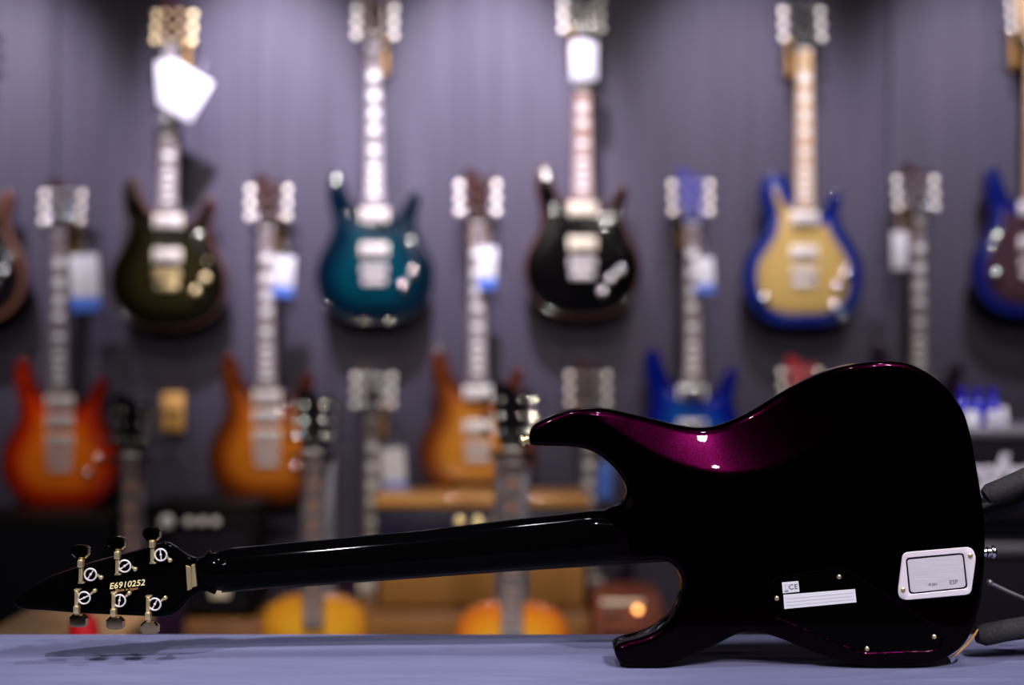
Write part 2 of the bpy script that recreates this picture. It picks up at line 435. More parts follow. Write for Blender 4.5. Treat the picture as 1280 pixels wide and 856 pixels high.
def cloth_mesh():
    """cloth lying on the table, rolled over its four edges and hanging"""
    rs = np.random.RandomState(3)
    drop = 0.42; rr = 0.006
    def path(a, b, n, fine=None):
        out = [(-drop + i*(drop)/14) for i in range(14)]
        out += list(np.linspace(0, b-a, n)); out += [(b-a) + (i+1)*drop/14 for i in range(14)]
        return out
    us = path(TX0, TX1, 330); vs = path(TY0, TY1, 120)
    folds = []   # soft wrinkles: (x0, y0, angle, length, width, height)
    for (x, y, a, l, w_, h) in [(0.47, 1.49, 8, 0.2, 0.006, 0.0035), (0.5, 1.53, -6, 0.22, 0.007, 0.004), (0.42, 1.475, 12, 0.16, 0.005, 0.0028),
                                (0.55, 1.58, 14, 0.2, 0.008, 0.004), (0.30, 1.545, -9, 0.13, 0.006, 0.003), (0.34, 1.515, 5, 0.1, 0.005, 0.0025),
                                (0.2, 1.57, 3, 0.2, 0.008, 0.002), (-0.35, 1.5, 3, 0.3, 0.007, 0.0016), (-0.1, 1.46, -2, 0.3, 0.006, 0.0016),
                                (0.0, 1.445, 4, 0.25, 0.006, 0.0018), (-0.45, 1.46, 2, 0.3, 0.009, 0.0014), (-0.2, 1.6, 1, 0.4, 0.01, 0.0012),
                                (-0.1, 1.53, 60, 0.05, 0.005, 0.0012), (-0.15, 1.445, 55, 0.05, 0.005, 0.0015), (0.5, 1.44, -3, 0.2, 0.006, 0.002)]:
        folds.append((x, y, R(a), l, w_, h))
    for i in range(26):
        folds.append((rs.uniform(-1, 1), rs.uniform(1.28, 1.45), R(rs.uniform(-25, 25)), rs.uniform(0.1, 0.3), rs.uniform(0.005, 0.01), rs.uniform(0.001, 0.002)))
    verts = []; nu, nv = len(us), len(vs)
    W = TX1-TX0; D = TY1-TY0
    def fold1(u, L):
        """(position, drop, outward)"""
        if u < 0: return 0, -u, -1
        if u > L: return L, u-L, 1
        return u, 0, 0
    for v in vs:
        for u in us:
            x, dx, ox = fold1(u, W); y, dy, oy = fold1(v, D)
            X = TX0 + x; Y = TY0 + y; Z = TZ
            if dx == 0 and dy == 0:
                h = 0.0
                for (fx, fy, fa, fl, fw, fh) in folds:
                    qx, qy = X-fx, Y-fy
                    if abs(qx) > 0.6: continue
                    s_ = qx*math.cos(fa) + qy*math.sin(fa); t_ = -qx*math.sin(fa) + qy*math.cos(fa)
                    t_ += 0.006*math.sin(s_*22 + fx*9)
                    if abs(t_) < fw*4: h += fh*math.exp(-(t_/fw)**2 - (s_/(fl*0.55))**2)
                edge = min(1.0, min(D-y, 0.05)/0.03)
                if 1.485 < Y < 1.54 and not (0.28 < X < 0.36): h *= 0.12        # pressed flat under the guitar
                elif 1.46 < Y < 1.565: h *= 0.55
                Z = TZ - 0.0008 + h*max(0.15, edge)
            drop_ = dx + dy
            if drop_ > 0:
                Z = TZ - rr*0.3 - drop_
                wv = 0.012*min(1, drop_/0.1)
                X += ox*(rr*1.3 + wv*(1+math.sin(Y*38))); Y += oy*(rr*1.3 + wv*(1+math.sin(X*31)))
                if Z < 0.03: Z = 0.03
            verts.append((X, Y, Z))
    faces = [(j*nu+i, j*nu+i+1, (j+1)*nu+i+1, (j+1)*nu+i) for j in range(nv-1) for i in range(nu-1)]
    me = bpy.data.meshes.new('tablecloth'); me.from_pydata(verts, [], faces)
    for p in me.polygons: p.use_smooth = True
    return me
cl = link('tablecloth', cloth_mesh(), M['cloth'])
tag(cl, 'violet-blue cloth spread over the table below the black guitar', 'tablecloth')

# ================================================================== THE BLACK GUITAR IN FRONT (seen from behind)
HB = Vector((0.27, HY+0.02, 0.7500))
hero = thing('electric_guitar', HB, 'glossy black electric guitar standing on its edge, back towards us, with gold tuners', 'guitar')
def H(px, py, Y=HY): return at(px, py, Y) - HB
def H2(px, py, Y=HY):
    p = H(px, py, Y); return (p.x, p.z)
s1 = HY/F
body_px = [(662,541),(665,534),(675,527),(696,518),(713,513.4),(738,511),(766,513),(800,520.7),(820,525.4),(846,532),(871,536),(892,535.6),(912,530.5),
 (938,519.5),(960,507),(984,492),(1005,480.5),(1029,468),(1056,458.6),(1085,453),(1112,451.5),(1138,455),(1162,466.5),(1182,482),(1196,499),(1207,517.5),(1216,548),
 (1222,581),(1227,611),(1231,640),(1233,670),(1232.5,700),(1230.5,730),(1226.5,760),(1218,787),(1205,808),(1188,821),(1168,830),(1140,834.5),(1105,835),
 (1075,832.7),(1042,824.6),(1014,814.5),(981,801),(955,792.7),(940,791),(924,793),(900,804.6),(866,820),(838,832),(826,834.8),(800,835),(784,834),(774,828),(768.5,815),
 (771.5,807.5),(782,803),(799,798.7),(818,791),(834.6,779),(847,762.5),(852.5,748),(854,733),(851.4,720.5),(845,710),(834.6,702.8),(824,700.5),(809,701.5),(782,704.3),
 (765,706),(757,700),(755,672),(757,646),(765,638),(771,636),(777,632.5),(782,626),(784.5,616),(783.5,608),(778,598),(768,585),(754,572.6),(738,563.4),(717,559),(696,558),(675,557.6),(665,556.4),(661.8,551)]
outline = catmull([H2(*p) for p in body_px], 6)
bx = [690,735,760,790,830,870,905,940,970,1000,1040,1080,1110]
by = [500,516,531,551,573,587,592.5,590,582,568,540,496,455]
def sstep(t): t = np.clip(t, 0, 1); return t*t*(3-2*t)
cov_px = [(964,760),(963,738),(968,724),(982,720),(1046,711),(1060,713),(1172,786),(1178,796),(1176,807),(1166,813.5),(1080,816.5),(1070,813),(972,772)]
cover = np.array([H2(*p) for p in cov_px])
cover_d = resample(cover, 0.0025)
if area2(cover_d) < 0: cover_d = cover_d[::-1].copy()
def unpx(V):   # local metres back to the drawing's units
    return 640 + (V[:, 0]+HB.x)/s1, 428 - (V[:, 1]+HB.z-CZ)/s1
def hero_front(V, d):
    px, py = unpx(V)
    yb = np.interp(px, bx, by)
    line = resample(catmull([H2(a, b_) for a, b_ in zip(bx, by)], 10, False), 0.001, closed=False)
    dd = np.sqrt(((V[:, None, :] - line[None])**2).sum(2)).min(1)
    t = np.where(yb > py, dd, -dd)
    k = 0.0013
    tt = 0.5*(t + np.sqrt(t*t + k*k))
    c = np.where(t > -0.012, 0.40*tt + 1.2*np.clip(t, 0, None)**2, 0)
    c = c*sstep((px-690)/50)*(1-sstep((px-985)/110))
    # heel: the body thins towards the neck
    m = sstep((py-618)/18)*(1-sstep((py-704)/12))
    hl = 0.028*(1-sstep((px-752)/50))*m
    # shallow recess of the control cover
    dc = sdist(V, cover_d)
    rec = 0.0014*sstep((dc+0.0003)/0.0006)
    return c + hl + rec
ex = np.vstack([offset_ring(cover_d, d_) for d_ in (-0.0012, -0.0004, 0.0004, 0.0012)])
hb = slab('body', outline, HY-HB.y, HY+0.044-HB.y, r=0.0065, grid=0.0035, step=0.0026, front=hero_front, extra=ex)
body = link('body', hb, M['flake'], hero)
body['label'] = 'black-looking violet flake body with a carved waist'

# bound front rim, showing as a thin amber line at the tail corner
def rim_build(b):
    P = [H(px, py, HY+0.012) for (px, py) in [(1222.5,786),(1219,792),(1214,799),(1208,806),(1201,812.5),(1194,818),(1188,821.5)]]
    b.tube([Vector(p) for p in P], [0.0009,0.0013,0.0014,0.0014,0.0014,0.0013,0.0006], 8)
part('rim_binding', M['hanger_wood'], body, rim_build)['label'] = 'amber binding line'

# control cavity cover and its screws
def cov_build(b):
    P = offset_ring(cover_d, 0.0013)
    b.prism([(p[0], p[1]) for p in P[::2]], HY-HB.y+0.0004, HY-HB.y+0.002, 0.0005)
part('control_cover', M['black_gloss'], hero, cov_build)
def screw_at(px, py, par, Y=HY-0.0006, r=0.0026):
    c = H(px, py, Y)
    o = part('screw', M['gold'], par, lambda b: (b.lathe(c+Vector((0, 0.0012, 0)), (0, -1, 0), [(r, 0), (r, 0.0008), (r*0.86, 0.0014), (r*0.5, 0.0019), (0.0003, 0.002)], 16),
                                             b.box(c.x-r*0.7, c.x+r*0.7, c.y-0.0010, c.y-0.0006, c.z-0.0003, c.z+0.0003)))
    return o
for p in ((971,748),(1049,721),(1084,811),(1168,796)): screw_at(*p, hero)

# stickers
def quad_part(name, m, par, px4, Y, t=0.00025):
    return part(name, m, par, lambda b: b.prism([H2(*p, Y) for p in px4], Y-HB.y, Y+t-HB.y), smooth=False)
st1 = quad_part('label_sticker', M['sticker'], hero, [(977.4,727.9),(997.9,726),(999.4,739.4),(978.6,741.5)], HY+0.0001)
st1['label'] = 'small square white sticker'
st2 = quad_part('label_sticker', M['sticker'], hero, [(979.2,743.3),(1068.9,736),(1070.6,752.6),(980.4,761)], HY+0.0001)
st2['label'] = 'long white strip sticker'
LY = HY-0.0001
lettering('lettering', 'CE', 0.0075, M['ink'], st1, H(991.6, 733.6, LY), roll=R(5), depth=0.00005, space=1.1)
quad_part('bin_bar', M['ink'], st1, [(980.5,738.6),(985.4,738.2),(985.5,739.2),(980.6,739.6)], LY, 0.0001)
def bin_build(b):
    def q(pts): b.prism([H2(*p, LY) for p in pts], LY-HB.y, LY+0.0001-HB.y)
    q([(980.6,731),(986.0,730.5),(986.05,731.0),(980.65,731.5)])
    q([(981.2,731.5),(981.7,731.4),(982.3,737),(981.8,737.1)])
    q([(985.2,731.1),(985.7,731.0),(985.2,736.8),(984.7,736.9)])
    q([(982.0,736.8),(985.0,736.5),(985.0,737.1),(982.0,737.4)])
part('bin_mark', M['ink_grey'], st1, bin_build, smooth=False)
def lines_build(b):
    for k in (0.28, 0.52, 0.76):
        a = (979.9+1.0*k, 743.3+17.6*k); c = (1069.0+1.7*k, 736+16.6*k)
        b.prism([H2(a[0]+2, a[1], LY), H2(c[0]-3, c[1], LY), H2(c[0]-3, c[1]+0.35, LY), H2(a[0]+2, a[1]+0.35, LY)], LY-HB.y, LY+0.0001-HB.y)
part('ruled_lines', M['ink_grey'], st2, lines_build, smooth=False)

# battery box
def rounded(pts, r=0.003, n=5):
    P = [Vector(p) for p in pts]; out = []
    for i in range(len(P)):
        a, b, c = P[i-1], P[i], P[(i+1) % len(P)]
        u = (a-b).normalized()*r; v = (c-b).normalized()*r
        for k in range(n+1):
            t = k/n; out.append(tuple((b+u)*(1-t)**2 + b*2*t*(1-t) + (b+v)*t*t))
    return out
FY = HY-0.0012
M['batt'] = bsdf_mat('battery_box_metal', (0.86, 0.76, 0.82), 0.45, 0.0)
M['batt_lid'] = noise_mat('brushed_lid', (0.6, 0.54, 0.6), (0.78, 0.72, 0.78), (1, 1, 60), 40, 0.4, metal=0.0)
frame_out = rounded([H2(1128.5,690.5,FY), H2(1214.5,683.2,FY), H2(1220.5,695,FY), H2(1214,743,FY), H2(1128,750.5,FY), H2(1122,742.5,FY)], 0.0055)
frame_in = rounded([H2(1132,697.5,FY), H2(1205,691,FY), H2(1210,735.5,FY), H2(1136.5,743,FY)], 0.004)
def frame_build(b):
    # plate with a window: bridge the two loops front and back
    o = resample(np.array(frame_out), 0.0012); i_ = resample(np.array(frame_in), 0.0012)
    def ang_sort(P):
        c = np.array(frame_in).mean(0); a = np.arctan2(P[:, 1]-c[1], P[:, 0]-c[0]); return P[np.argsort(a)]
    N = 90; c = np.array(frame_in).mean(0)
    def hit(P, a):
        A = P; B = np.roll(P, -1, 0); dv = np.array([math.cos(a), math.sin(a)])
        best = None
        for p, q in zip(A, B):
            e = q-p; det = dv[0]*(-e[1]) + dv[1]*e[0]
            if abs(det) < 1e-14: continue
            w_ = p-c; t = (w_[0]*(-e[1]) + w_[1]*e[0])/det; s_ = (dv[0]*w_[1]-dv[1]*w_[0])/det
            if t > 0 and -1e-6 <= s_ <= 1+1e-6: best = t if best is None else max(best, t)
        return c + dv*best
    y0 = FY-HB.y; y1 = HY+0.0012-HB.y
    loops = []
    A = [hit(np.array(frame_out), 2*math.pi*k/N) for k in range(N)]
    B = [hit(np.array(frame_in), 2*math.pi*k/N) for k in range(N)]
    def lp(P, y, f=0.0):
        return [b.bm.verts.new((p[0] + (c[0]-p[0])*f, y, p[1] + (c[1]-p[1])*f)) for p in P]
    L = [lp(A, y1), lp(A, y0+0.0006), lp(A, y0, 0.02), lp(B, y0, -0.03), lp(B, y0+0.0006), lp(B, y1)]
    for p, q in zip(L, L[1:]):
        for k in range(N): b.bm.faces.new((p[k], p[(k+1) % N], q[(k+1) % N], q[k]))
bat = part('battery_frame', M['batt'], hero, frame_build)
bat['label'] = 'pinkish white slanted battery box frame'
for p in ((1129,737.5),(1213,694.8)): screw_at(*p, bat, FY-0.0004, 0.0029)
lid = part('battery_lid', M['batt_lid'], bat, lambda b: b.prism(rounded([H2(1134.3,699.6,FY), H2(1203.2,693.2,FY), H2(1207.6,733.6,FY), H2(1138.6,740.8,FY)], 0.003), FY-HB.y+0.0004, HY+0.001-HB.y, 0.0006))
lid['label'] = 'brushed grey battery lid with faint stamped letters'
for txt, p, s_ in (('PUSH', (1166, 730.5), 0.0038), ('ESP', (1192, 727.5), 0.0062)):
    lt = lettering('stamped_lettering', txt, s_, M['etch'], hero, H(*p, FY-0.0001+0.0004), roll=R(5.5), depth=0.00015)

# inside of the battery box (dark gap round the lid)
part('battery_well', M['black'], bat, lambda b: b.prism(rounded([H2(1131,696.5,FY), H2(1206,690,FY), H2(1211,736.5,FY), H2(1135.5,744,FY)], 0.004), HY-0.0001-HB.y, HY+0.0015-HB.y))

# strap buttons
def strap_button(px, py, Y, axis):
    c = H(px, py, Y)
    return part('strap_button', M['gold'] if px < 800 else M['chrome'], hero, lambda b: b.lathe(c, axis, [(0.0050, -0.004), (0.0050, 0.001), (0.0062, 0.002), (0.0062, 0.0035), (0.0050, 0.0042), (0.0050, 0.0055), (0.0066, 0.0065), (0.0072, 0.008), (0.0072, 0.0095), (0.0060, 0.0105), (0.0040, 0.0120), (0.001, 0.0124)], 14))
strap_button(663, 549, HY+0.02, (-1, 0, -0.25))
strap_button(1231, 690, HY+0.03, (1, 0, 0.05))

# neck: half-round back towards us, fingerboard on the far side
NY = HY+0.026
nk = [(248,702,734),(256,697,738),(266,692.5,741),(285,688,743),(320,684.6,739.5),(372,679.7,735.3),(400,677.4,733.4),(465,671,728.6),(520,666.4,724.6),(640,651.8,715.2),(700,645.5,710.8),(740,640.6,708),(780,638,704.5),(830,635,703)]
def neck_build(b):
    prev = None; N = 18
    xs = np.concatenate([np.linspace(248, 290, 16)[:-1], np.linspace(290, 826, 56)])
    for x in xs:
        t = np.interp(x, [k[0] for k in nk], [k[1] for k in nk]); u = np.interp(x, [k[0] for k in nk], [k[2] for k in nk])
        dep = np.interp(x, [248, 285, 740, 775, 826], [0.012, 0.0175, 0.020, 0.028, 0.03])
        fy = NY+0.018-HB.y           # plane of the fingerboard joint
        a = H(x, t, NY); c = H(x, u, NY); zc = (a.z+c.z)/2; hw = (a.z-c.z)/2
        ring = []
        for k in range(N+1):
            th = math.pi*k/N
            ring.append(b.bm.verts.new((a.x, fy - dep*abs(math.sin(th))**0.85, zc + hw*math.cos(th)*(1 if abs(math.cos(th)) > 0.999 else 1))))
        if prev:
            for k in range(N): b.bm.faces.new((prev[k], prev[k+1], ring[k+1], ring[k]))
            b.bm.faces.new((prev[N], prev[0], ring[0], ring[N]))
        else: b.bm.faces.new(ring[::-1])
        prev = ring
    b.bm.faces.new(prev)
part('neck', M['black_gloss'], hero, neck_build, angle=60)
def fb_build(b):
    pts = []
    for x, t, u in ((277,690.5,740.5),(620,655,715),(860,633,700)):
        pts.append((x, t, u))
    top = [H2(x, t, NY+0.02) for x, t, u in pts]; bot = [H2(x, u, NY+0.02) for x, t, u in pts[::-1]]
    b.prism(top+bot, NY+0.0181-HB.y, NY+0.0245-HB.y, 0.001)
part('fingerboard', M['rosewood_dark'], hero, fb_build)

# headstock, tilted so that its tip comes nearer to us
hd_px = [(268,741),(256,740),(246,742),(236,748),(226,760),(214,768),(200,770),(170,768),(130,765),(95,762),(60,758),(38,756),(27,752),
         (27,744),(40,732),(62,719.5),(80,712.6),(116,701.2),(167,688.2),(198,679),(208,678),(216,682),(228,691),(238,697),(250,698),(262,692)]
hd = catmull([H2(*p, HY+0.025) for p in hd_px], 5)
hd_me = slab('headstock', hd, -0.0075, 0.0075, r=0.003, grid=0.01, step=0.003)
ax0 = H(262, 716, HY+0.03)
tilt = R(9)
Tm = Matrix.Translation((ax0.x, NY+0.010-HB.y, 0)) @ Matrix.Rotation(-tilt, 4, 'Z') @ Matrix.Translation((-ax0.x, 0, 0))
Tm = Matrix.Translation((ax0.x, NY+0.010-HB.y, 0)) @ Matrix.Rotation(tilt, 4, 'Z') @ Matrix.Translation((-ax0.x, 0, 0))
hd_me.transform(Tm)
head = link('headstock', hd_me, M['black_gloss'], hero)
def head_front_Y(px):
    """depth of the visible headstock face at this picture column"""
    x = H(px, 720, HY+0.02).x
    return NY+0.010 - 0.0075 - math.tan(tilt)*(ax0.x-x)
def volute_build(b):
    c = H(262, 716, NY)
    b.sphere((c.x+0.004, NY+0.012-HB.y, c.z), 0.02, (1.25, 0.75, 0.98), 24)
part('volute', M['black_gloss'], head, volute_build)
ny = head_front_Y(239)
part('nut_clamp', M['gold'], head, lambda b: (b.prism([H2(232.5,706,ny), H2(239,708,ny), H2(240,736,ny), H2(234.5,738,ny)], ny-0.0018-HB.y, ny+0.003-HB.y, 0.0006),
                                             b.prism([H2(240,705,ny), H2(244,704.5,ny), H2(246.5,732,ny), H2(240.5,734,ny)], ny-0.004-HB.y, ny+0.003-HB.y, 0.0008)))['label'] = 'gold clamp plate at the nut'

def tuner(pb, pring, pscrew, up):
    """pb button centre, pring bushing centre, pscrew fixing screw, up=+1 upper row"""
    Y = head_front_Y(pring[0])
    btn = H(*pb, Y-0.006); rg = H(*pring, Y); sc = H(*pscrew, Y)
    xs = H(pb[0]+(2.5 if up > 0 else 0.3), pring[1], Y).x
    root = part('tuning_machine', M['gold'], head, lambda b: (
        # worm gear housing and its foot
        b.box(xs-0.0024, xs+0.0012, Y-0.0085-HB.y, Y-HB.y, min(rg.z-0.008*up, rg.z+0.011*up), max(rg.z-0.008*up, rg.z+0.011*up), 0.0008),
        b.box(xs-0.0032, xs+0.0024, Y-0.0105-HB.y, Y-0.0015-HB.y, min(rg.z+0.008*up, rg.z+0.016*up), max(rg.z+0.008*up, rg.z+0.016*up), 0.0009),
        b.lathe((xs-0.0003, Y-0.006-HB.y, rg.z+0.015*up), (0, 0, up), [(0.0026, 0), (0.0026, 0.004), (0.0018, 0.005), (0.0018, abs(btn.z-rg.z)-0.015)], 12),
        b.tube([(rg.x+0.003, Y-0.0015-HB.y, rg.z+0.001), (sc.x, Y-0.0012-HB.y, sc.z)], 0.0014, 8),
        b.box(xs-0.0034, xs+0.003, Y-0.0075-HB.y, Y-0.0005-HB.y, rg.z-0.0085*up-0.0008, rg.z-0.0085*up+0.0008, 0.0004),
        b.lathe((sc.x, Y-HB.y, sc.z), (0, -1, 0), [(0.0024, 0), (0.0024, 0.0015), (0.002, 0.003), (0.0008, 0.0036)], 14)))
    def ring_build(b):
        N = 28; c = Vector((rg.x, Y-0.0052-HB.y, rg.z))
        pts = [c + Vector((math.cos(2*math.pi*k/N)*0.0062, 0, math.sin(2*math.pi*k/N)*0.0062)) for k in range(N+1)]
        b.tube(pts, 0.00095, 8)
        a = random.uniform(0.3, 2.4); q = Vector((math.cos(a), 0, math.sin(a)))
        b.tube([c - q*0.0056, c + q*0.0056], 0.0008, 6)
        b.sphere(c, 0.0014)
    part('gear_ring', M['satin'], root, ring_build)['label'] = 'bright slotted ring'
    part('gear_cup', M['black_gloss'], root, lambda b: b.lathe((rg.x, Y-HB.y, rg.z), (0, -1, 0), [(0.0068, 0), (0.0068, 0.004), (0.006, 0.005), (0.0004, 0.0048)], 24))
    # faceted button
    def btn_build(b):
        w_, h, t = 0.0100, 0.0068, 0.0032
        o_ = [(-w_*0.55, -h*up), (w_*0.55, -h*up), (w_, -h*0.35*up), (w_, h*0.55*up), (w_*0.72, h*0.95*up), (0, h*1.12*up), (-w_*0.72, h*0.95*up), (-w_, h*0.55*up), (-w_, -h*0.35*up)]
        lay = [b.bm.verts.new((btn.x+x*0.8, btn.y-t, btn.z+z*0.8)) for x, z in o_]
        mid = [b.bm.verts.new((btn.x+x, btn.y-t*0.35, btn.z+z)) for x, z in o_]
        mid2 = [b.bm.verts.new((btn.x+x, btn.y+t*0.35, btn.z+z)) for x, z in o_]
        bk = [b.bm.verts.new((btn.x+x*0.8, btn.y+t, btn.z+z*0.8)) for x, z in o_]
        n = len(o_); b.bm.faces.new(lay); b.bm.faces.new(bk[::-1])
        for A, B in ((lay, mid), (mid, mid2), (mid2, bk)):
            for k in range(n): b.bm.faces.new((A[k], A[(k+1) % n], B[(k+1) % n], B[k]))
    part('tuner_button', M['gold_dark'], root, btn_build, angle=12)['label'] = 'dark gold faceted button'
for pb, pr, ps in (((101.5,689.5),(115,717),(127,721.5)), ((147,679),(157.5,706.5),(169.5,711)), ((190.5,667.5),(202.5,692.5),(213,700))):
    tuner(pb, pr, ps, 1)
for pb, pr, ps in (((98.5,775),(107,746),(119,738)), ((144.5,778),(151,749.5),(162,741)), ((187.5,784),(195,754),(207,747))):
    tuner(pb, pr, ps, -1)
ly = head_front_Y(158) - 0.0002
lettering('serial_number', 'E6910252', 0.0088, M['gold_print'], head, H(158.5, 730.5, ly), roll=R(5), yaw=tilt, depth=0.0001, shear=0.25, bold=0.00012, space=1.05)
lettering('origin_mark', 'Made in Japan', 0.0042, M['brown_print'], head, H(158.5, 736.6, ly), roll=R(5), yaw=tilt, depth=0.0001)

# stand holding the guitar at its tail
GS = Vector((0.62, 1.60, 0.7500))
gs = thing('guitar_stand', GS, 'black tubular stand with foam-covered arms holding the black guitar at its tail', 'guitar stand')
def gp(px, py, Y): return at(px, py, Y) - GS
part('foam_arm', M['rubber'], gs, lambda b: b.tube([gp(1232,621,1.50), gp(1238,617,1.50), gp(1256,610,1.502), gp(1280,599,1.505), gp(1310,585,1.51), gp(1345,560,1.52)], [0.0085,0.0112,0.0114,0.0114,0.0114,0.0114], 20))['label'] = 'upper grey foam arm'
part('foam_arm', M['rubber'], gs, lambda b: b.tube([gp(1221,793,1.535), gp(1230,793.5,1.535), gp(1256,788,1.535), gp(1290,783,1.535), gp(1330,779,1.54)], [0.0085,0.0118,0.0118,0.0118,0.0118], 20))['label'] = 'lower grey foam arm near the cloth'
part('support_arm', M['black'], gs, lambda b: b.tube([gp(1216,641,1.556), gp(1262,628,1.553), gp(1290,612,1.55), gp(1345,580,1.55)], 0.0115, 16))
part('tension_rod', M['grey_metal'], gs, lambda b: (b.tube([gp(1236,728,1.56), gp(1243,731,1.56), gp(1262,740,1.56), gp(1300,756,1.56), gp(1345,776,1.565)], 0.0022, 8), b.sphere(gp(1237,728,1.56), 0.0036)))
part('stand_frame', M['black'], gs, lambda b: (b.tube([gp(1345,560,1.52), gp(1352,650,1.55), gp(1358,740,1.57), (gp(1370,800,1.6).x, 0.0, 0.011)], 0.0105, 12),
                                              b.tube([gp(1330,779,1.54), gp(1360,790,1.58), (gp(1370,800,1.6).x, 0.02, 0.011)], 0.0105, 12)))

# ================================================================== WALL GUITARS
def outline_double():
    p = [(0,0),(.06,.004),(.115,.03),(.15,.075),(.165,.135),(.158,.19),(.137,.235),(.120,.275),(.116,.31),(.122,.345),(.128,.375),(.124,.396),(.108,.402),(.095,.385),(.08,.352),(.062,.328),(.045,.322),(.033,.328),(.031,.35),
         (-.031,.365),(-.035,.352),(-.045,.35),(-.06,.362),(-.075,.395),(-.086,.432),(-.098,.455),(-.114,.458),(-.128,.435),(-.131,.39),(-.124,.345),(-.116,.31),(-.120,.275),(-.137,.235),(-.158,.19),(-.165,.135),(-.15,.075),(-.115,.03),(-.06,.004)]
    return catmull([(a*1.08, b) for a, b in p], 6)
def outline_single():
    p = [(0,0),(.07,.003),(.13,.03),(.165,.08),(.18,.145),(.172,.205),(.148,.25),(.125,.285),(.112,.315),(.108,.345),(.116,.375),(.116,.398),(.1,.41),(.084,.395),(.07,.365),(.052,.345),(.036,.345),(.031,.365),
         (-.031,.40),(-.045,.44),(-.075,.462),(-.108,.458),(-.128,.43),(-.13,.385),(-.115,.335),(-.118,.295),(-.145,.25),(-.172,.205),(-.18,.145),(-.165,.08),(-.13,.03),(-.07,.003)]
    return catmull(p, 6)
def outline_hollow():
    p = [(0,0),(.08,.004),(.15,.035),(.19,.09),(.2,.155),(.185,.22),(.155,.27),(.137,.31),(.135,.35),(.142,.385),(.142,.425),(.122,.46),(.08,.483),(.03,.488),
         (-.03,.488),(-.08,.483),(-.122,.46),(-.142,.425),(-.142,.385),(-.135,.35),(-.137,.31),(-.155,.27),(-.185,.22),(-.2,.155),(-.19,.09),(-.15,.035),(-.08,.004)]
    return catmull(p, 6)
def carve(V, d): return 0.008*(1-sstep(d/0.055))**1.5 + 0.55*(V[:, 0]**2 + (V[:, 1]-0.16)**2)*sstep(d/0.02)*(1-sstep((V[:, 1]-0.33)/0.06))*0.45
OUT = {'double': outline_double(), 'single': outline_single(), 'hollow': outline_hollow()}
BODY = {k: slab('body', OUT[k], -0.053, 0.0, r=0.007, grid=0.014, step=0.007, front=carve, burst_w=0.085) for k in OUT}

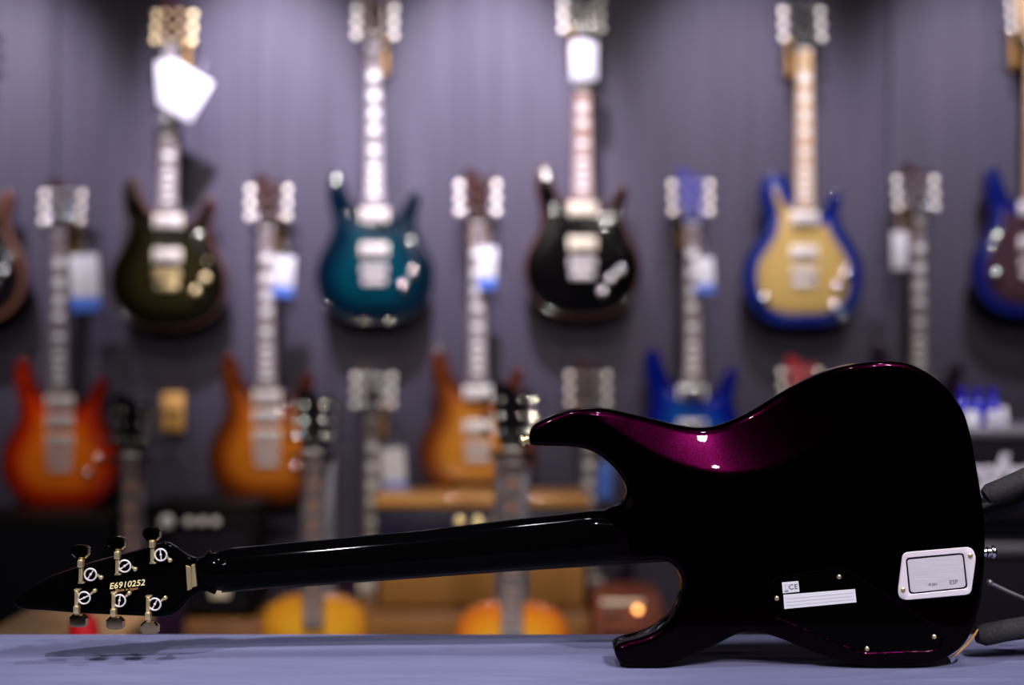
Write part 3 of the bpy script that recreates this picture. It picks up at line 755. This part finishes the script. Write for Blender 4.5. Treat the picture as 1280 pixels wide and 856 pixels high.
def wall_guitar(label, X, Yb, Z, kind, bodym, board='rosewood', hw='chrome', button='peg', headm='mahogany', pups=('satin', 'satin'), inlay='pearl',
                knobs=((.085,.115),(.115,.155)), rot=(0,0,0), scale=1.0, group='guitars hanging on the wall', head_w=1.0, trem=True, three=False, nb=6, necklen=0.0, hollow=False, pearlhead=False):
    t = thing('electric_guitar', (X, Yb, Z), label, 'guitar', group, rot=rot, scale=scale)
    link('body', BODY[kind], bodym, t)
    jz = 0.352 if kind != 'hollow' else 0.40
    nz = 0.83 if kind != 'hollow' else 0.875
    key = (kind,)
    def neck_b(b):
        prev = None
        for z, hw_, dp in ((jz+0.004, .0275, .02), (jz+0.1, .0272, .02), ((jz+nz)/2, .0245, .019), (nz-0.02, .0215, .018), (nz+0.01, .021, .016)):
            ring = [b.bm.verts.new((hw_*math.cos(a), -0.052 + dp*math.sin(a), z)) for a in [math.pi*k/10 for k in range(11)]]
            if prev:
                for k in range(10): b.bm.faces.new((prev[k], prev[k+1], ring[k+1], ring[k]))
                b.bm.faces.new((prev[10], prev[0], ring[0], ring[10]))
            else: b.bm.faces.new(ring[::-1])
            prev = ring
        b.bm.faces.new(prev)
    part('neck', M[headm] if headm in M else headm, t, neck_b, key+('neck',))
    fb = part('fingerboard', M[board], t, lambda b: b.prism([(-.0285, jz), (.0285, jz), (.0215, nz), (-.0215, nz)], -0.060, -0.0525, 0.0008), key+('fb',))
    def hwid(z): return np.interp(z, [jz, nz], [.0285, .0215])
    scale_l = 0.635 if kind != 'hollow' else 0.63
    zs = [nz - scale_l*(1-2**(-k/12)) for k in range(0, 25)]
    zs = [z for z in zs if z > jz+0.008]
    for k, z in enumerate(zs[1:]):
        part('fret', M['fret'], fb, lambda b: b.tube([(-hwid(z)+.0008, -0.0602, z), (hwid(z)-.0008, -0.0602, z)], 0.0013, 8), key+('fret', k))
    for k in (3, 5, 7, 9, 12, 15, 17, 19, 21):
        if inlay and k < len(zs):
            z = (zs[k]+zs[k-1])/2; h = min(0.0125, (zs[k-1]-zs[k])*0.42); w_ = 0.0175
            part('inlay', M[inlay], fb, lambda b: b.prism([(-w_, z-h*.2), (-w_*.3, z-h), (w_*.6, z-h*.7), (w_, z+h*.3), (w_*.2, z+h), (-w_*.7, z+h*.7)], -0.0604, -0.0598), key+('inl', k))
    part('nut', M['pearl'], t, lambda b: b.box(-.0215, .0215, -0.0625, -0.054, nz-0.001, nz+0.004, 0.0006), key+('nut',))
    # headstock
    def head_b(b):
        o_ = [(-.021, 0), (.021, 0), (.030, .022), (.036, .04), (.037, .10), (.043, .15), (.034, .152), (.018, .135), (0, .158), (-.02, .165), (-.040, .172), (-.040, .10), (-.034, .04), (-.028, .02)]
        q = catmull(o_, 3)
        b.prism([(p[0]*head_w, p[1]) for p in q], -0.007, 0.007, 0.0015)
        b.xf(Matrix.Translation((0, -0.047, nz)) @ Matrix.Rotation(R(-9), 4, 'X'))
    hs = part('headstock', M[headm] if headm in M else headm, t, head_b, key+('head', head_w))
    part('truss_rod_cover', M['black'], hs, lambda b: b.prism([(-.008, .012), (.008, .012), (.006, .036), (0, .044), (-.006, .036)], -0.0085, -0.0065, 0.0004).xf(Matrix.Translation((0, -0.047, nz)) @ Matrix.Rotation(R(-9), 4, 'X')), key+('trc',))
    for sx in (-1, 1):
        for k in range(3):
            z = 0.042 + 0.041*k
            def peg_b(b, sx=sx, z=z):
                b.lathe((sx*.022*head_w, -0.006, z), (0, -1, 0), [(.006, 0), (.006, .002), (.0035, .003), (.0033, .012), (.0042, .013), (.004, .015)], 12)
                b.lathe((sx*.022*head_w, 0.006, z), (0, 1, 0), [(.008, 0), (.008, .009), (.006, .011)], 12)
                b.tube([(sx*.022*head_w, 0.011, z), (sx*.05*head_w, 0.009, z)], 0.0028, 8)
                b.xf(Matrix.Translation((0, -0.047, nz)) @ Matrix.Rotation(R(-9), 4, 'X'))
            pg = part('tuning_peg', M[hw], hs, peg_b, key+('peg', sx, k, head_w))
            def but_b(b, sx=sx, z=z):
                b.sphere((sx*.057*head_w, 0.006, z), 0.0108, (0.95, 0.42, 1.1), 20)
                b.xf(Matrix.Translation((0, -0.047, nz)) @ Matrix.Rotation(R(-9), 4, 'X'))
            part('peg_button', M[button], pg, but_b, key+('but', sx, k, head_w))
    # pickups
    pz = [0.326, 0.222] if not three else [0.326, 0.268, 0.208]
    for i, z in enumerate(pz):
        def pu_b(b, z=z):
            b.box(-.042, .042, -0.0565, -0.041, z-.021, z+.021, 0.002)
        ring_ = part('pickup', M['cream'] if pups[0] == 'zebra' else M['black'] if pups[0] == 'ring' else M[pups[0]], t, pu_b, key+('pu', z))
        def puc_b(b, z=z):
            b.box(-.034, .034, -0.062, -0.0555, z-.0175, z+.0175, 0.0025)
        part('pickup_cover', M[pups[1]], ring_, puc_b, key+('puc', z))
    # bridge
    def br_b(b):
        b.box(-.04, .04, -0.060, -0.051, .150, .176, 0.002)
        for k in range(6): b.box(-.036+k*.0125, -.0265+k*.0125, -0.066, -0.059, .156, .172, 0.0012)
        b.box(-.036, .036, -0.059, -0.051, .118, .140, 0.003)
    part('bridge', M['satin'] if hw == 'chrome' else M[hw], t, br_b, key+('bridge',))
    for i, (kx, kz) in enumerate(knobs):
        part('knob', M[hw], t, lambda b, kx=kx, kz=kz: b.lathe((kx, -0.048, kz), (0, -1, 0), [(.0135, 0), (.0130, .013), (.011, .0148), (.008, .0160), (.004, .0168), (.0005, .017)], 24), key+('knob', kx, kz))
    part('pickup_switch', M[hw], t, lambda b: b.lathe((.118, -0.040, .205), (0.1, -1, 0.2), [(.006, 0), (.006, .004), (.002, .005), (.002, .014), (.004, .016), (.004, .022), (.001, .024)], 12), key+('sw',))
    for k in range(6):
        x0 = -.031 + k*.0124; x1 = -.017 + k*.0068
        part('string', M['string'], t, lambda b: b.tube([(x0, -0.0655, .164), (x1, -0.0632, nz+0.002), (x1*1.2, -0.052, nz+0.05)], 0.0005 if k > 2 else 0.0007, 5), key+('string', k))
    return t

def B(name, side, edge, mid, cen, **k): return burst_mat(name, side, edge, mid, cen, **k)
olive = B('olive_black_top', (0.12,.05,.035), (.002,.0016,.001), (.005,.004,.0015), (.016,.013,.004))
teal = B('teal_top', (0.008,.02,.04), (.0006,.003,.01), (.0,.011,.024), (.0,.034,.055))
blackb = B('black_top', (0.13,.05,.035), (.001,.0008,.001), (.001,.0008,.001), (.0012,.001,.0012), figure=0)
goldblue = B('gold_blue_top', (0.003,.006,.07), (.003,.022,.2), (.42,.28,.09), (.5,.34,.11), figure=.12, rim=.36, mid_at=.52)
darkblue = B('dark_blue_rim_top', (0.004,.006,.06), (.004,.012,.14), (.04,.018,.03), (.06,.03,.035), rim=.3, mid_at=.5)
red_burst = B('red_orange_burst', (0.12,.008,.003), (.16,.005,.002), (.62,.035,.002), (.95,.2,.01))
amber_burst = B('amber_burst', (0.1,.02,.008), (.03,.006,.002), (.26,.052,.005), (.6,.17,.01))
honey_burst = B('honey_burst', (0.12,.03,.02), (.05,.01,.006), (.26,.065,.008), (.62,.24,.025))
blue_top = B('bright_blue_top', (0.002,.004,.12), (.001,.004,.14), (.002,.015,.28), (.008,.09,.4))
brown_rim = B('brown_rim_top', (0.14,.06,.035), (.12,.05,.03), (.006,.004,.005), (.004,.003,.004), mid_at=.25)
darkb = B('dark_violet_top', (0.02,.008,.02), (.015,.006,.018), (.02,.008,.025), (.03,.012,.035), figure=0)
deepred = B('deep_red_top', (0.1,.01,.01), (.12,.008,.01), (.25,.015,.02), (.3,.02,.03))
amber_hollow = B('amber_top', (0.35,.14,.02), (.5,.2,.015), (.75,.34,.02), (.85,.42,.03), figure=.1)
sun_hollow = B('sunburst_amber_top', (0.35,.1,.02), (.5,.12,.012), (.8,.28,.015), (.85,.42,.03), figure=.1)
blue_head = bsdf_mat('blue_headstock', (.012,.012,.16), .3, 0, 0, spec=.2)
red_head = bsdf_mat('red_headstock', (.25,.004,.01), .3, 0, 0, spec=.2)
blk_head = bsdf_mat('black_headstock', (.004,.0035,.005), .14, 0, 0, spec=.05)

GY = 4.32                       # back of the hanging guitars
SF = (GY-0.05)/F
def hang(label, px, bot, kind, mt, **k):
    x = (px-640)*SF; z = CZ - (bot-428)*SF
    g = wall_guitar(label, x, GY, z, kind, mt, **k)
    return g, x, z
HANG = []
def hanger(x, z, label, scale=1.0, empty=False):
    """wooden block on the wall with a padded fork under the headstock"""
    t = thing('guitar_hanger', (x, WY, z), label, 'guitar hanger', 'wooden guitar hangers on the wall')
    part('wall_block', M['hanger_wood'], t, lambda b: b.box(-.034, .034, -.024, 0, -.06, .06, 0.005), ('hgb',))
    def fork(b):
        b.tube([(0, -.02, 0), (0, -.066, .004)], .006, 10)
        b.tube([(-.038, -.14, .006), (-.041, -.105, .003), (-.033, -.078, .002), (0, -.068, .002), (.033, -.078, .002), (.041, -.105, .003), (.038, -.14, .006)], .0055, 10)
    part('fork', M['black'], t, fork, ('hgf',))
    return t
def price_tag(p, w_, h, tilt_, label, stripe='paper_blue', card='paper', yaw=0.0):
    t = thing('price_tag', p, label, 'price tag', 'price tags on the hanging guitars', rot=(0, tilt_, yaw))
    part('card', M[card], t, lambda b: b.box(-w_/2, w_/2, -.0006, .0006, -h, 0, 0.0003))
    if stripe: part('printed_stripe', M[stripe], t, lambda b: b.box(-w_/2, w_/2, -.0012, .0009, -h*1.02, -h*0.76, 0.0003))
    part('tag_string', M['paper'], t, lambda b: b.tube([(0, 0, -.004), (0.004, .002, .02), (0, .012, .045)], .0009, 6))
    return t
nz = 0.83
spec = [
 # label, px, bottom py, kind, material, kwargs
 ('dark guitar with a brown rim, cut off by the upper left picture edge', -43, 405, 'double', brown_rim, dict(headm=blk_head, board='rosewood_dark')),
 ('dark olive guitar with a white tag, upper row, above the empty wooden hanger', 208, 412, 'double', olive, dict(headm='mahogany', button='gold', hw='gold', pups=('cream', 'satin'), rot=(0, R(1.0), 0), board='rosewood')),
 ('dark teal guitar hanging in the upper row', 468, 405, 'double', teal, dict(board='rosewood_dark', pups=('cream', 'satin'))),
 ('glossy black guitar with reddish fingerboard in the upper row', 728, 397, 'double', blackb, dict(headm=blk_head, board='rosewood_red', hw='chrome', button='peg', pups=('cream', 'cream'), knobs=((.06,.075),(.085,.115),(.115,.14)))),
 ('gold topped guitar with a bright blue rim in the upper row', 1005, 408, 'single', goldblue, dict(board='maple', headm=blk_head, button='peg', pups=('cream', 'satin'), inlay='pearl', scale=1.0, knobs=((-.12,.085),(.10,.12),(.125,.155),(.09,.06)))),
 ('dark guitar with a blue rim, cut off by the upper right picture edge', 1291, 397, 'double', darkblue, dict(board='maple', headm='maple', knobs=((-.11,.13),))),
 ('red and orange sunburst guitar with three pickups, far left of the middle row', 75, 638, 'double', red_burst, dict(three=True, pups=('cream', 'satin'))),
 ('amber sunburst guitar in the middle row, second from the left', 334, 632, 'double', amber_burst, dict(three=True, pups=('cream', 'satin'))),
 ('honey coloured guitar with white pickups standing out above the amber trimmed amp', 597, 626, 'double', honey_burst, dict(pups=('pearl', 'pearl'))),
 ('bright blue guitar with a blue headstock in the middle row', 865, 626, 'double', blue_top, dict(headm=blue_head, pups=('pearl', 'chrome'))),
 ('dark guitar with pale tuners whose neck rises behind the black guitar body', 1148, 620, 'double', darkb, dict(headm='mahogany', pups=('cream', 'satin'))),
 ('dark guitar hanging low beside the amber trimmed amp', 466, 868, 'double', darkb, dict(pups=('cream', 'satin'))),
 ('dark guitar hanging low behind the right end of the amber trimmed amp', 736, 866, 'double', darkb, dict(pups=('cream', 'satin'))),
 ('guitar with a red headstock peeping over the back of the black guitar', 1003, 862, 'double', darkb, dict(headm=red_head, pups=('cream', 'satin'))),
]
hl = ['holding the brown rimmed guitar at the left picture edge', 'holding the dark olive guitar', 'holding the dark teal guitar', 'holding the glossy black guitar', 'holding the gold and blue guitar', 'holding the blue rimmed guitar at the right picture edge',
      'holding the red orange guitar', 'holding the amber sunburst guitar', 'holding the honey coloured guitar', 'holding the bright blue guitar', 'holding the dark guitar behind the black body',
      'holding the low dark guitar left of the amp', 'holding the low dark guitar right of the amp', 'holding the guitar with the red headstock']
for (lab, px, bot, kind, mt, kw), h_ in zip(spec, hl):
    g, x, z = hang(lab, px, bot, kind, mt, **kw)
    sc_ = kw.get('scale', 1.0)
    hx = x + (math.sin(R(1.0))*0.85 if 'rot' in kw else 0)
    hanger(hx, z + (nz-0.004)*sc_, 'wooden wall hanger ' + h_)
e = at(218, 515, WY)
hanger(e.x, e.z, 'empty wooden guitar hanger below the dark olive guitar')

# price tags
TY = GY-0.085
def tg(px, py, wpx, hpx, tilt_, label, dy=0.0, **k):
    p = at(px, py, TY-dy); s_ = TY/F
    return price_tag(p, wpx*s_, hpx*s_, tilt_, label, **k)
tg(210, 76, 30, 50, R(-3), 'narrow white tag at the top of the dark olive guitar neck', stripe=None)
tg(246, 92, 46, 56, R(30), 'large square white tag swinging aside from the dark olive guitar', stripe=None, dy=0.03)
tg(104, 318, 36, 70, R(-3), 'white and blue tag beside the neck of the red orange guitar')
tg(356, 320, 26, 50, R(3), 'white and blue tag beside the neck of the amber sunburst guitar')
tg(610, 308, 22, 52, R(2), 'white and blue tag on the neck of the honey coloured guitar')
tg(879, 322, 24, 44, R(-4), 'pale tag beside the neck of the bright blue guitar')
tg(1125, 290, 20, 46, R(0), 'pale tag left of the neck behind the black guitar body', stripe=None)
tg(490, 560, 30, 56, R(-4), 'white and blue tag on the low dark guitar left of the amp')
tg(757, 578, 18, 44, R(2), 'blue tag on the low dark guitar right of the amp', card='paper_blue')
tg(730, 52, 32, 48, R(0), 'white card on the top frets of the glossy black guitar', stripe=None)

# ================================================================== FLOOR GUITARS ON STANDS
def floor_guitar(label, slabel, px, topy, Y, mt, board, headm, scale=1.0, pw=.042):
    s_ = Y/F; X = (px-640)*s_; z = CZ - (topy-428)*s_ - 1.045*scale
    z = max(z, 0.034)
    g = wall_guitar(label, X, Y+0.05, z, 'hollow', mt, board=board, headm=headm, hw='chrome', button='black', pups=('black', 'black'), knobs=((.12,.10),(.14,.15)), inlay='rosewood_red', scale=scale,
                    group='guitars on floor stands', head_w=1.15)
    st = thing('guitar_stand', (X, Y+0.16, 0), slabel, 'guitar stand', 'floor guitar stands')
    part('post', M['grey_metal'], st, lambda b: b.box(-pw, pw, -.085, -.065, .10, z+0.86*scale, 0.006))
    part('neck_yoke', M['black'], st, lambda b: b.tube([(-.045, -.19, z+.862*scale), (-.045, -.12, z+.86*scale), (0, -.08, z+.855*scale), (.045, -.12, z+.86*scale), (.045, -.19, z+.862*scale)], .007, 10))
    part('base', M['black'], st, lambda b: (b.tube([(-.2, -.3, .011), (0, -.06, .011), (.2, -.3, .011)], .010, 10), b.tube([(0, -.06, .011), (0, .13, .011)], .010, 10), b.tube([(0, -.075, .012), (0, -.075, .13)], .010, 10)))
    return g
floor_guitar('amber round-shouldered guitar on a floor stand left of the amps', 'floor stand with a grey post behind the amber guitar', 392, 487, 3.45, amber_hollow, 'rosewood_dark', blk_head, 0.905)
floor_guitar('orange sunburst round-shouldered guitar on a stand in front of the amber trimmed amp', 'floor stand with a grey post behind the sunburst guitar', 640, 478, 3.3, sun_hollow, 'rosewood_dark', blk_head, 0.925)
floor_guitar('very dark guitar on a floor stand behind the gold tuners', 'thin floor stand behind the very dark guitar', 163, 500, 3.5, darkb, 'rosewood_dark', blk_head, 0.89, pw=.012)

# ================================================================== AMPLIFIERS
def amp(name, px0, px1, py0, z0, Y, depth, label, parts, cat='amplifier'):
    s_ = Y/F; x0 = (px0-640)*s_; x1 = (px1-640)*s_; z1 = CZ-(py0-428)*s_
    t = thing(name, ((x0+x1)/2, Y, z0), label, cat)
    w_ = (x1-x0)/2; h = z1-z0
    parts(t, w_, h, depth)
    return t
def knob_row(t, xs, z, m, y=-.001, r=.010):
    for x in xs:
        part('knob', m, t, lambda b, x=x: b.lathe((x, y, z), (0, -1, 0), [(r, 0), (r*.95, .012), (r*.6, .016), (.0005, .017)], 16))

# dark combo at the left
def p1(t, w_, h, d):
    part('cabinet', M['amp_black'], t, lambda b: (b.box(-w_, w_, .02, d, 0, h, 0.012), b.box(-w_, w_, 0, .03, h-.02, h, 0.005), b.box(-w_, w_, 0, .03, 0, .02, .005), b.box(-w_, -w_+.02, 0, .03, 0, h, .005), b.box(w_-.02, w_, 0, .03, 0, h, .005)))
    part('control_panel', M['black_matte'], t, lambda b: b.box(-w_+.02, w_-.02, .008, .022, h-.062, h-.022, 0.002))
    part('grille', M['amp_grille'], t, lambda b: b.box(-w_+.02, w_-.02, .012, .022, .02, h-.066, 0.002))
    knob_row(t, [-w_+.065+i*.036 for i in range(1)], h-.044, M['white'], .008, .019)
    knob_row(t, [-w_+.125+i*.036 for i in range(3)], h-.044, M['satin'], .008, .012)
    part('badge', M['cream'], t, lambda b: b.box(w_-.12, w_-.07, .006, .013, h-.25, h-.215, .003))
amp('combo_amplifier', 178, 318, 632, 0.36, 3.85, .26, 'black combo amplifier with a row of pale knobs behind the black headstock', p1)
def p1b(t, w_, h, d):
    part('cabinet', M['cab_brown'], t, lambda b: b.box(-w_, w_, 0, d, 0, h, 0.01))
    part('grille', M['amp_grille'], t, lambda b: b.box(-w_+.03, w_-.03, -.004, .006, .03, h-.05, 0.002))
amp('speaker_cabinet', 165, 335, 776, 0.0, 3.82, .3, 'brown speaker cabinet under the black combo amplifier', p1b, 'speaker cabinet')
# black cabinet far left
def p0(t, w_, h, d):
    part('cabinet', M['amp_black'], t, lambda b: b.box(-w_, w_, .01, d, 0, h, 0.012))
    part('grille', M['amp_grille'], t, lambda b: b.box(-w_+.025, w_-.025, 0, .02, .03, h-.03, 0.004))
amp('speaker_cabinet', -90, 138, 648, 0.0, 3.88, .3, 'tall black speaker cabinet under the red orange guitar', p0, 'speaker cabinet')

# tweed-fronted combo with amber trim, on a brown cabinet
def p2(t, w_, h, d):
    part('cabinet', M['amp_black'], t, lambda b: b.box(-w_, w_, .02, d, 0, h-.03, 0.008))
    part('top_trim', M['amber_trim'], t, lambda b: b.box(-w_-.003, w_+.003, -.004, d, h-.034, h, 0.01))
    part('control_panel', M['blue_panel'], t, lambda b: b.box(-w_+.01, w_-.01, .004, .022, h-.17, h-.036, 0.003))
    part('grille_cloth', M['tweed'], t, lambda b: b.box(-w_+.012, w_-.012, .006, .022, .006, h-.172, 0.003))
    knob_row(t, [-.06+i*.05 for i in range(3)], h-.072, M['gold'], .004, .015)
    part('handle', M['black'], t, lambda b: b.tube([(-.09, d*.5, h-.002), (-.08, d*.5, h+.02), (.08, d*.5, h+.02), (.09, d*.5, h-.002)], .008, 10))
amp('combo_amplifier', 468, 736, 620, 0.366, 3.88, .26, 'combo amplifier with amber wooden top trim and brown grille cloth', p2)
def p3(t, w_, h, d):
    part('cabinet', M['cab_brown'], t, lambda b: b.box(-w_, w_, 0, d, 0, h, 0.01))
    part('grille', M['tweed'], t, lambda b: b.box(-w_+.03, w_-.03, -.004, .006, .04, h-.06, 0.002))
    part('seam_strip', M['amber_trim'], t, lambda b: b.box(-w_+.01, w_-.01, -.006, .004, h-.045, h-.03, 0.002))
amp('speaker_cabinet', 440, 738, 764, 0.0, 3.85, .34, 'wide brown speaker cabinet under the amber trimmed combo', p3, 'speaker cabinet')
def p4(t, w_, h, d):
    part('cabinet', M['cab_red'], t, lambda b: b.box(-w_, w_, 0, d, 0, h, 0.01))
    part('grille', M['amp_grille'], t, lambda b: b.box(-w_+.02, w_-.02, -.004, .006, .03, h-.09, 0.002))
    part('control_strip', M['cream'], t, lambda b: b.box(-w_+.02, w_-.05, -.004, .006, h-.014, h-.004, 0.002))
    part('pilot_lamp', M['pilot'], t, lambda b: b.sphere((w_*.28, -.006, h-.028), .009))['label'] = 'glowing orange pilot lamp'
    knob_row(t, [-w_+.035, -w_+.06], h-.03, M['chrome'], -.004, .008)
amp('combo_amplifier', 742, 828, 748, 0.0, 3.80, .28, 'red-brown amplifier with an orange pilot lamp under the black guitar cutaway', p4)

# big black head with white script on a black cabinet, right edge
def p5(t, w_, h, d):
    part('cabinet', M['amp_black'], t, lambda b: b.box(-w_, w_, .02, d, 0, h-.028, 0.012))
    part('top_edge', M['grey_metal'], t, lambda b: b.box(-w_, w_, 0, d, h-.03, h, 0.009))
    part('fret_cloth', M['amp_grille'], t, lambda b: b.box(-w_+.02, w_-.02, .008, .024, .04, h-.034, 0.003))
    lettering('logo', 'Marshall', .125, M['logo_grey'], t, (-.083, .004, h*.56), depth=.003, shear=.35, bold=.003, space=.88)
amp('amplifier_head', 1080, 1440, 533, 0.632, 3.35, .24, 'black amplifier head with white script lettering at the right picture edge', p5)
def p6(t, w_, h, d):
    part('cabinet', M['amp_black'], t, lambda b: b.box(-w_, w_, .02, d, 0, h, 0.012))
    part('front_strip', M['grey_metal'], t, lambda b: b.box(-w_, w_, .0, .03, h-.036, h-.012, 0.004))
    part('grille', M['amp_grille'], t, lambda b: b.box(-w_+.02, w_-.02, .008, .024, .03, h-.045, 0.003))
amp('speaker_cabinet', 1080, 1440, 674, 0.0, 3.35, .30, 'black speaker cabinet with a grey strip under the lettered amplifier head', p6, 'speaker cabinet')

# small things on the amplifier head
hz = CZ - (533-428)/F*3.35
def bottle(px, label, h=0.075, cap='black'):
    x = (px-640)/F*3.43
    t = thing('bottle', (x, 3.43, hz), label, 'bottle', 'blue bottles on the amplifier head')
    part('flask', M['blue_glass'], t, lambda b: b.lathe((0, 0, 0), (0, 0, 1), [(.016, 0), (.018, .004), (.018, h*.65), (.012, h*.85), (.007, h*.92), (.007, h)], 18), ('btl', h))
    part('cap', M['blue_glass'] if cap == 'blue' else M['black'], t, lambda b: b.lathe((0, 0, h), (0, 0, 1), [(.009, 0), (.009, .014), (.006, .018)], 14), ('btc', h))
bottle(1203, 'blue bottle nearest the black guitar body, on the amplifier head', .07, 'blue')
bottle(1222, 'middle blue bottle of three on the amplifier head', .068, 'blue')
bottle(1241, 'blue bottle farthest right on the amplifier head', .070, 'blue')
def jar(px, r, h, label, Y=3.38):
    x = (px-640)/F*Y
    t = thing('round_jar', (x, Y, hz), label, 'jar', 'white jars on the amplifier head')
    part('pot', M['white'], t, lambda b: b.lathe((0, 0, 0), (0, 0, 1), [(r*.8, 0), (r, .004), (r*1.02, h*.5), (r*.95, h*.8), (r*.6, h*.82)], 20))
    part('lid', M['pearl'], t, lambda b: b.lathe((0, 0, h*.8), (0, 0, 1), [(r*.98, 0), (r*.98, h*.12), (r*.5, h*.2), (.001, h*.22)], 20))
jar(1213, .021, .036, 'white jar touching the outline of the black guitar body')
jar(1240, .013, .036, 'small white jar in front of the blue bottles')
jar(1254, .010, .044, 'slim white jar farthest right on the amplifier head')

# low things behind the headstock
def stool(b): pass
st = thing('wooden_stool', (at(95, 770, 2.95).x, 2.95, 0), 'low tan wooden stool seen just above the table edge at left', 'stool')
zt = CZ-(772-428)/F*2.95
part('seat', M['tan_box'], st, lambda b: b.box(-.135, .135, -.12, .12, zt-.03, zt, .006))
for sx in (-1, 1):
    for sy in (-1, 1):
        part('leg', M['tan_box'], st, lambda b: b.tube([(sx*.13, sy*.12, 0.0), (sx*.105, sy*.1, zt-.028)], .013, 10))
RY = 2.62
zr = CZ-(768-428)/F*RY
rb = thing('canister', (at(105, 770, RY).x, RY, 0), 'red canister standing under the gold tuners at left', 'canister')
part('shell', M['red'], rb, lambda b: b.lathe((0, 0, 0), (0, 0, 1), [(.026, 0), (.028, .006), (.028, zr-.03), (.024, zr-.01), (.012, zr-.001)], 24))
part('cap', M['black'], rb, lambda b: b.lathe((0, 0, zr-.004), (0, 0, 1), [(.012, 0), (.012, .008), (.004, .010)], 16))
